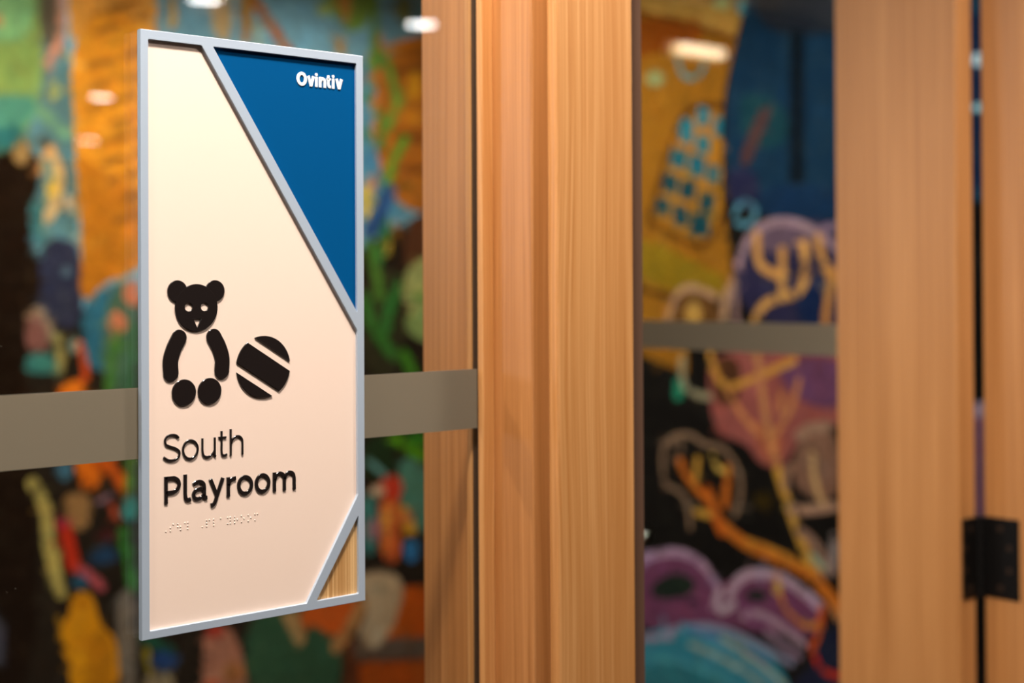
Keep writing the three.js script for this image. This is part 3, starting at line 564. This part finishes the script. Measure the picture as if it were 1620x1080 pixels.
const sideMuralPaint = [
  ['blob', '#8c5c16', 0, [2344,2599,1716,2447,1791,2249,1850,2064,1867,1871,1853,1716,1814,1541,1835,1445,1990,1425,2355,1296]],
  ['blob', '#7c3c08', 0, [2346,2389,1904,2284,1956,2232,2347,2220]],
  ['poly', '#b58a40', 0, [2345,2494,2008,2418,1778,2295,1803,2235,1982,2315,2345,2414]],
  ['blob', '#4aa0b0', 0, [1793,2326,1787,2347,1773,2354,1759,2342,1754,2320,1760,2300,1773,2293,1787,2304]],
  ['blob', '#9aa870', 0, [1893,2353,1881,2365,1852,2366,1824,2356,1813,2341,1825,2329,1853,2327,1881,2337]],
  ['line', '#5a2c0a', 12, [2229,2380,1982,2303,1809,2228]],
  ['blob', '#858c5c', 0, [2180,2151,2166,2170,2135,2174,2104,2162,2091,2141,2104,2123,2135,2118,2166,2130]],
  ['line', '#3f828c', 16, [2036,2199,2026,2150,1984,2125,1936,2135,1920,2177]],
  ['blob', '#7f6614', 0, [2235,1650,2095,1605,1835,1503,1830,1445,2016,1454,2236,1506]],
  ['line', '#3a2408', 20, [2236,1481,2070,1444,1990,1425]],
  ['blob', '#9c6a1c', 0, [2167,1699,2076,1926,2022,2018,1947,2050,1855,2022,1853,1716,1915,1585,2041,1624]],
  ['line', '#4c2a08', 22, [2161,1692,2071,1926,2016,2017,1948,2046,1855,2029]],
  ['line', '#4c2a08', 21, [2161,1688,2041,1632,1910,1581,1858,1696]],
  ['poly', '#1f6c80', 0, [2022,2014,1969,1997,1977,1922,2031,1938]],
  ['poly', '#1f6c80', 0, [1950,2042,1904,2026,1912,1969,1958,1985]],
  ['poly', '#1f6c80', 0, [1954,1953,1902,1937,1910,1885,1962,1901]],
  ['poly', '#1f6c80', 0, [1880,2004,1852,1990,1860,1933,1888,1947]],
  ['poly', '#175868', 0, [2064,1921,1998,1904,2006,1846,2072,1862]],
  ['poly', '#175868', 0, [1986,1893,1922,1877,1930,1815,1995,1831]],
  ['poly', '#175868', 0, [1910,1858,1865,1843,1873,1787,1918,1801]],
  ['poly', '#0f3c48', 0, [2097,1842,2036,1827,2045,1769,2105,1784]],
  ['poly', '#0f3c48', 0, [2024,1820,1959,1805,1968,1743,2033,1758]],
  ['poly', '#0f3c48', 0, [1945,1778,1882,1763,1890,1706,1954,1721]],
  ['poly', '#0f3c48', 0, [2127,1767,2072,1753,2081,1694,2136,1708]],
  ['poly', '#0f3c48', 0, [2051,1740,1997,1725,2006,1663,2060,1677]],
  ['poly', '#0f3c48', 0, [1978,1709,1903,1694,1911,1628,1987,1642]],
  ['blob', '#0f2c46', 0, [1723,2486,1222,2395,1229,1637,1808,1685,1847,1870,1835,2101,1774,2266]],
  ['blob', '#1d2430', 0, [1723,2486,1222,2395,1224,2188,1566,2200,1730,2260]],
  ['poly', '#08141f', 0, [1593,2222,1543,2215,1543,1702,1602,1705]],
  ['blob', '#123844', 0, [1805,2078,1614,2020,1592,1889,1757,1883]],
  ['line', '#4a3030', 42, [1689,1990,1733,1928,1762,1864]],
  ['blob', '#1e2040', 0, [1842,1850,1710,1823,1711,1709,1833,1715]],
  ['blob', '#0e2848', 0, [1710,1785,1415,1768,1416,1661,1711,1672]],
  ['line', '#4a7f96', 19, [1808,1698,1793,1728,1759,1734,1725,1710,1730,1676,1764,1658,1798,1671]],
  ['blob', '#262442', 0, [1813,1675,1269,1664,1272,1360,1799,1350]],
  ['blob', '#5c4a5c', 0, [1784,1646,1640,1669,1503,1637,1526,1574,1712,1577]],
  ['blob', '#0f1f44', 0, [1549,1501,1417,1500,1419,1357,1596,1372]],
  ['line', '#927886', 26, [1795,1541,1764,1632,1663,1674,1566,1663,1481,1624,1417,1572]],
  ['line', '#7f6a80', 22, [1504,1628,1455,1662,1416,1643]],
  ['line', '#8a6c6c', 23, [1815,1503,1801,1369]],
  ['line', '#c48e4c', 28, [1721,1631,1726,1559,1688,1521,1637,1509]],
  ['line', '#c48e4c', 26, [1627,1583,1628,1446]],
  ['line', '#c89450', 28, [1549,1600,1540,1519,1563,1455,1654,1442,1713,1419,1738,1360]],
  ['line', '#c48e4c', 25, [1499,1619,1487,1537,1448,1493]],
  ['line', '#b87e40', 25, [1443,1518,1470,1446,1475,1365]],
  ['blob', '#5c3c1c', 0, [2070,1384,2037,1446,1963,1472,1891,1447,1861,1387,1892,1327,1964,1299,2038,1323]],
  ['line', '#a88468', 22, [2087,1354,2070,1444,1976,1490,1886,1445]],
  ['blob', '#b08a44', 0, [2014,1389,2002,1420,1976,1433,1951,1420,1940,1390,1951,1360,1977,1346,2003,1359]],
  ['line', '#a88468', 31, [1815,1484,1860,1445,1849,1358]],
  ['blob', '#8c4c48', 0, [1919,1152,1889,1018,1765,1008,1717,941,1623,942,1572,1042,1421,1054,1387,1323,1762,1312,1913,1250]],
  ['blob', '#633c5c', 0, [1679,1259,1398,1287,1399,1127,1575,1134]],
  ['blob', '#9c5440', 0, [1764,1084,1622,1057,1635,954,1705,948]],
  ['blob', '#4a2c1a', 0, [1913,1250,1787,1274,1788,1121,1889,1115]],
  ['blob', '#1f7f62', 0, [2061,1184,2031,1196,2013,1127,2067,1112]],
  ['line', '#8f8a70', 24, [2023,1246,2034,1186,1987,1139,1914,1137]],
  ['line', '#c08a3c', 23, [1913,1299,1900,1211,1838,1166,1739,1200,1586,1262]],
  ['line', '#b87e50', 24, [1726,1285,1706,1164,1683,1034,1633,908,1601,819,1512,657,1426,519]],
  ['line', '#b8784a', 19, [1838,1156,1801,1101,1716,1031]],
  ['line', '#b8784a', 18, [1570,1207,1587,1115,1664,1035]],
  ['line', '#b8784a', 19, [1633,1167,1640,1111]],
  ['line', '#c8963c', 28, [1651,934,1601,801,1530,664]],
  ['line', '#c06a20', 37, [1426,563,1512,639,1625,677,1787,698,1887,762]],
  ['line', '#c8842c', 19, [1512,657,1625,696,1768,714]],
  ['line', '#bb5a18', 35, [1867,730,1912,802,1916,850]],
  ['line', '#c86a20', 26, [1904,813,2008,860,2036,927]],
  ['line', '#c86a20', 25, [1853,809,1840,926]],
  ['line', '#c8963c', 20, [1973,874,1962,943]],
  ['line', '#c8963c', 23, [1969,776,1917,772]],
  ['line', '#8a6e58', 16, [2102,841,2123,939,2079,1003,1993,1020,1936,985,1864,991,1795,930,1786,835,1816,784]],
  ['line', '#8a6e58', 16, [2096,845,2034,838,1995,783,1996,723]],
  ['line', '#6a5444', 16, [2074,984,2041,1006,2020,964,2069,924]],
  ['line', '#c8a44c', 17, [1903,958,1890,911,1845,915]],
  ['line', '#927260', 26, [1619,891,1628,936,1572,960,1487,977]],
  ['line', '#927260', 33, [1572,1042,1531,1078,1460,1076]],
  ['line', '#a07c68', 29, [1601,828,1533,827,1445,855]],
  ['line', '#c09a6a', 22, [1523,992,1523,901,1488,859]],
  ['line', '#8a6a5c', 29, [1574,767,1511,757,1468,664]],
  ['line', '#8a7c7c', 29, [1450,765,1455,675]],
  ['blob', '#7a5848', 0, [1572,1042,1421,1072,1423,876,1555,861,1600,930]],
  ['line', '#c09a6a', 22, [1523,992,1523,901,1488,859]],
  ['line', '#86a08a', 22, [1525,701,1490,670]],
  ['blob', '#302408', 0, [1742,859,1666,877,1666,821,1742,812]],
  ['blob', '#6c3a5c', 0, [2244,579,2131,632,2009,648,1918,616,1873,555,1805,608,1696,630,1580,611,1491,552,1481,473,1722,448,1946,436,2246,342]],
  ['blob', '#1a2620', 0, [2165,519,2077,573,1971,569,1984,518,2105,479,2166,479]],
  ['blob', '#1a2620', 0, [1798,548,1720,579,1678,558,1733,530]],
  ['blob', '#2c1c34', 0, [2013,490,2005,499,1987,506,1969,505,1961,498,1969,489,1987,482,2006,483]],
  ['line', '#ad8cac', 28, [2244,583,2117,634,2009,643,1924,610,1878,555]],
  ['line', '#b094aa', 30, [1838,542,1808,600,1708,630,1598,617,1495,557]],
  ['line', '#b09aac', 25, [1878,545,1894,494,1864,480,1823,515]],
  ['line', '#a88aa0', 22, [1782,484,1757,507,1650,488,1559,441]],
  ['line', '#c87a2a', 16, [1654,618,1645,563,1615,522,1547,488,1496,516,1495,552]],
  ['blob', '#c8a04c', 0, [1673,587,1667,603,1654,612,1641,607,1635,593,1641,576,1654,567,1667,572]],
  ['blob', '#2f8098', 0, [2363,300,2025,422,1794,434,1628,372,1584,198,2365,17]],
  ['blob', '#256f80', 0, [2247,250,1921,314,1772,230,2248,85]],
  ['line', '#8f90b0', 19, [2106,378,1972,432,1794,431,1605,377]],
  ['line', '#5f9cbc', 27, [2025,409,1819,401,1663,319]],
  ['line', '#4a5a98', 13, [2011,403,1844,416,1687,361]],
  ['line', '#8fa09a', 15, [1999,358,1820,344,1711,290]],
  ['line', '#3f90a4', 18, [2190,282,1973,314,1808,260]],
  ['line', '#94a090', 17, [1869,402,1722,363,1629,307]],
  ['line', '#a084a0', 17, [1698,452,1577,401]],
  ['line', '#a084a0', 18, [2246,332,2079,367]],
  ['blob', '#0f1630', 0, [1480,518,1279,597,1282,268,1630,187,1605,322,1526,392]],
  ['line', '#bc2c18', 20, [1532,446,1519,394,1471,367,1395,383]],
  ['line', '#c05020', 18, [1491,561,1496,488,1532,427]],
  ['blob', '#10203c', 0, [1069,2200,887,2173,892,1722,1073,1732]],
  ['blob', '#9ab8c8', 0, [1010,2069,1002,2082,985,2085,967,2077,959,2063,967,2050,985,2046,1003,2054]],
  ['blob', '#7aa8b8', 0, [1008,1943,1001,1952,986,1954,971,1949,964,1939,971,1930,986,1928,1001,1933]],
  ['poly', '#6a4a5c', 0, [1078,1164,897,1191,900,869,1081,847]],
  ['blob', '#8a7c94', 0, [1022,1154,1011,1171,986,1179,960,1174,950,1159,961,1142,986,1133,1012,1139]],
];
function muralTexture(pw, ph, toX, toY, scale, base, extra, paint, dabs) {
  const c = document.createElement('canvas'); c.width = pw; c.height = ph; const g = c.getContext('2d');
  g.fillStyle = base; g.fillRect(0, 0, pw, ph); g.lineCap = 'round'; g.lineJoin = 'round';
  const draw = ([kind, col, w, p]) => {
    const P = []; for (let i = 0; i < p.length; i += 2) P.push([toX(p[i]), toY(p[i + 1])]);
    g.beginPath(); const n = P.length, mid = (a, b) => [(a[0] + b[0]) / 2, (a[1] + b[1]) / 2];
    if (kind === 'poly') P.forEach((q, i) => (i ? g.lineTo(...q) : g.moveTo(...q)));
    else if (kind === 'blob') { g.moveTo(...mid(P[n - 1], P[0])); P.forEach((q, i) => g.quadraticCurveTo(...q, ...mid(q, P[(i + 1) % n]))); }
    else { g.moveTo(...P[0]); for (let i = 1; i < n - 1; i++) g.quadraticCurveTo(...P[i], ...(i < n - 2 ? mid(P[i], P[i + 1]) : P[n - 1])); if (n === 2) g.lineTo(...P[1]); }
    if (kind === 'line') { g.strokeStyle = col; g.lineWidth = w * scale; g.stroke(); } else { g.closePath(); g.fillStyle = col; g.fill(); }
  };
  extra.forEach(draw); paint.forEach(draw);
  // dabs of the painted original: each picks up the paint under it, a little lighter, darker, warmer or cooler, and drags it along
  const img = g.getImageData(0, 0, pw, ph).data;
  for (let i = 0; i < dabs; i++) {
    const x = rnd() * pw, y = rnd() * ph, k = 4 * (Math.floor(y) * pw + Math.floor(x)), v = 0.72 + rnd() * 0.6, h = (rnd() - 0.5) * 0.22;
    const q = [img[k] * v * (1 + h), img[k + 1] * v, img[k + 2] * v * (1 - h)].map((c) => Math.max(0, Math.min(255, Math.round(c))));
    const a = rnd() * 6.28, l = 8 + rnd() * 26;
    g.strokeStyle = `rgba(${q[0]},${q[1]},${q[2]},0.5)`; g.lineWidth = 3 + rnd() * 6;
    g.beginPath(); g.moveTo(x - Math.cos(a) * l * 0.5, y - Math.sin(a) * l * 0.5); g.quadraticCurveTo(x, y, x + Math.cos(a + 0.6) * l * 0.5, y + Math.sin(a + 0.6) * l * 0.5); g.stroke();
  }
  // brush grain
  for (let i = 0; i < 9000; i++) {
    const x = rnd() * pw, y = rnd() * ph, a = rnd() * 6.28, l = 6 + rnd() * 16, light = rnd() > 0.5;
    g.strokeStyle = light ? 'rgba(235,225,190,0.045)' : 'rgba(10,12,20,0.06)'; g.lineWidth = 1.5 + rnd() * 4;
    g.beginPath(); g.moveTo(x, y); g.quadraticCurveTo(x + Math.cos(a) * l, y + Math.sin(a) * l, x + Math.cos(a + 0.5) * l * 1.6, y + Math.sin(a + 0.5) * l * 1.6); g.stroke();
  }
  const t = new THREE.CanvasTexture(c); t.colorSpace = THREE.SRGBColorSpace; return t;
}
function seaweed(x0, x1, y0, y1, n, cols) {        // more of the same painted garden beyond the part in view
  const o = [];
  for (let i = 0; i < n; i++) {
    const x = x0 + (x1 - x0) * rnd(), h = (y1 - y0) * (0.3 + 0.7 * rnd()), p = [];
    for (let k = 0; k <= 5; k++) p.push(Math.round(x + Math.sin(k * 1.3 + i) * 60 + k * 8), Math.round(y0 + h * k / 5));
    o.push(['line', cols[i % cols.length], 18 + Math.round(rnd() * 40), p]);
  }
  return o;
}
function drift(x0, x1, y0, y1, n) {                // small painted fish, pebbles and bubbles
  const o = [], cols = ['#c9832a', '#b8694a', '#41789a', '#c8b048', '#8fa05a', '#7b5048', '#d68c10', '#a8705a'];
  for (let i = 0; i < n; i++) {
    const x = Math.round(x0 + (x1 - x0) * rnd()), y = Math.round(y0 + (y1 - y0) * rnd()), a = Math.round(30 + rnd() * 70), b = Math.round(a * (0.45 + rnd() * 0.4));
    o.push(['blob', cols[i % cols.length], 0, [x - a, y, x - a / 2, y + b, x + a / 2, y + b, x + a, y, x + a / 2, y - b, x - a / 2, y - b]]);
    if (i % 3 === 0) o.push(['poly', cols[(i + 2) % cols.length], 0, [x + a * 0.7, y, x + a * 1.4, y + b, x + a * 1.4, y - b]]);
  }
  return o;
}
const GREENS = ['#3f6a2c', '#4f7d30', '#2f6a34', '#8a6a3e', '#b06a2a', '#35706a'];
{
  const x0 = -400, x1 = 2840, s = 1600 / (x1 - x0);
  const tex = muralTexture(1600, Math.round(2660 * s), (x) => (x - x0) * s, (y) => (2680 - y) * s, s, '#3a5a60',
    [['poly', '#56808a', 0, [-400, 1500, -400, 2700, 2840, 2700, 2840, 1500]], ['poly', '#241a12', 0, [-400, 0, 2840, 0, 2840, 1150, -400, 1300]], ...seaweed(-400, 1000, 0, 1900, 60, GREENS), ...drift(-400, 980, 300, 2600, 70), ...seaweed(1000, 2840, -200, 500, 14, GREENS)], backMuralPaint, 9000);
  const m = obj('wall_mural', new THREE.BoxGeometry((x1 - x0) / 1000, 2.66, 0.004).translate((x1 + x0) / 2000, 1.35, -3.0975), new THREE.MeshPhysicalMaterial({ map: tex, roughness: 0.95, specularIntensity: 0.12 }));
  m.userData = { label: 'underwater treasure garden mural seen through the glass pane behind the sign', category: 'mural' };
}
{
  const z0 = 250, z1 = 3080, s = 1400 / (z1 - z0);
  const tex = muralTexture(1400, Math.round(2660 * s), (d) => (z1 - d) * s, (y) => (2680 - y) * s, s, '#0f0d0c',
    [['poly', '#17344a', 0, [250, 1700, 250, 2700, 1500, 2700, 1500, 1700]], ['poly', '#8c5c16', 0, [2000, 1200, 2000, 2700, 3080, 2700, 3080, 1500]], ...seaweed(2200, 3080, 0, 1300, 14, ['#7a4f70', '#8c4c48', '#c06a20', '#2f8098']), ...seaweed(250, 900, 0, 1300, 12, ['#7a4f70', '#8c4c48', '#c06a20', '#2f8098'])], sideMuralPaint, 3500);
  const m = obj('wall_mural_001', new THREE.BoxGeometry((z1 - z0) / 1000, 2.66, 0.004).rotateY(-Math.PI / 2).translate(2.8475, 1.35, -(z1 + z0) / 2000), new THREE.MeshPhysicalMaterial({ map: tex, roughness: 0.95, specularIntensity: 0.12 }));
  m.userData = { label: 'coral and shipwreck mural seen through the glass of the open door', category: 'mural' };
}

// ------------------------------------------------------------------ light fittings
function downlight(x, z, cd, label, tint, glowLevel, group, R = 0.07) {
  const d = thing('ceiling_light', label, 'light', [x, 2.7, z], group);
  const trim = [[R, 0], [R, -0.003], [R + 0.014, -0.0045], [R + 0.02, -0.002], [R + 0.02, 0]].map(([a, b]) => new THREE.Vector2(a, b));
  obj('trim_ring', new THREE.LatheGeometry(trim, 40), M.whiteMetal, d);
  obj('lens', new THREE.SphereGeometry(R - 0.0005, 36, 8, 0, Math.PI * 2, Math.PI / 2, Math.PI / 2).scale(1, 0.09, 1), glow(tint.clone().lerp(new THREE.Color(1, 1, 1), 0.75), glowLevel), d);
  const l = new THREE.SpotLight(tint, cd, 0, 1.4, 0.5, 2); l.position.set(0, -0.012, 0); l.target.position.set(0, -1, 0);
  l.castShadow = true; l.shadow.radius = R / 0.02; d.add(l); d.add(l.target);
  l.name = 'lamp'; l.target.name = 'aim'; return d;
}
for (const [x, z, cd, label] of CORRIDOR_LIGHTS) downlight(x, z, cd, label, CORRIDOR_TINT, z < 2 ? 12 : 34, 'corridor downlights', z < 2 ? 0.12 : 0.07);
for (const [x, z, cd, label] of PLAYROOM_LIGHTS) downlight(x, z, cd, label, PLAYROOM_TINT, 20, 'playroom downlights');
{
  const w = thing('wall_light', 'short warm bar light high on the plain playroom wall, mirrored in the door glass', 'light', [-1.43, 2.48, -3.1]);
  obj('bracket', box(-0.17, 0.17, -0.03, 0.03, 0, 0.025, { r: 0.004 }), M.whiteMetal, w);
  obj('diffuser', new THREE.CapsuleGeometry(0.022, 0.26, 8, 20).rotateZ(Math.PI / 2).translate(0, 0, 0.048), glow(new THREE.Color(1, 0.68, 0.34), 10), w);
  const a = new THREE.RectAreaLight(PLAYROOM_TINT, 6, 0.3, 0.04); a.position.set(0, 0, 0.075); a.rotation.y = Math.PI; a.name = 'lamp'; w.add(a);
}
// unseen bright window, put in far back to lay sheen on left-facing varnished faces
{
  const w = structure('window_2', 'unseen bright frosted window high on the far left of the playroom back wall', 'window', [-3.2, 2.02, -3.1]);
  for (const [a, b, c, d] of [[-0.66, -0.6, -0.46, 0.46], [0.6, 0.66, -0.46, 0.46], [-0.6, 0.6, 0.4, 0.46], [-0.6, 0.6, -0.46, -0.4]]) obj('window_frame', box(a, b, c, d, 0, 0.05, { r: 0.003, grain: b - a > 0.5 ? 'x' : 'y' }), M.woodDoor, w);
  obj('pane', box(-0.6, 0.6, -0.4, 0.4, 0.012, 0.02, { r: 0 }), glow(new THREE.Color(0.95, 0.97, 1), 5), w);
  const a = new THREE.RectAreaLight(new THREE.Color(0.95, 0.97, 1), 4, 1.18, 0.78); a.position.set(0, 0, 0.026); a.rotation.y = Math.PI; a.name = 'sheen_light'; w.add(a);
}
renderer.render(scene, camera);
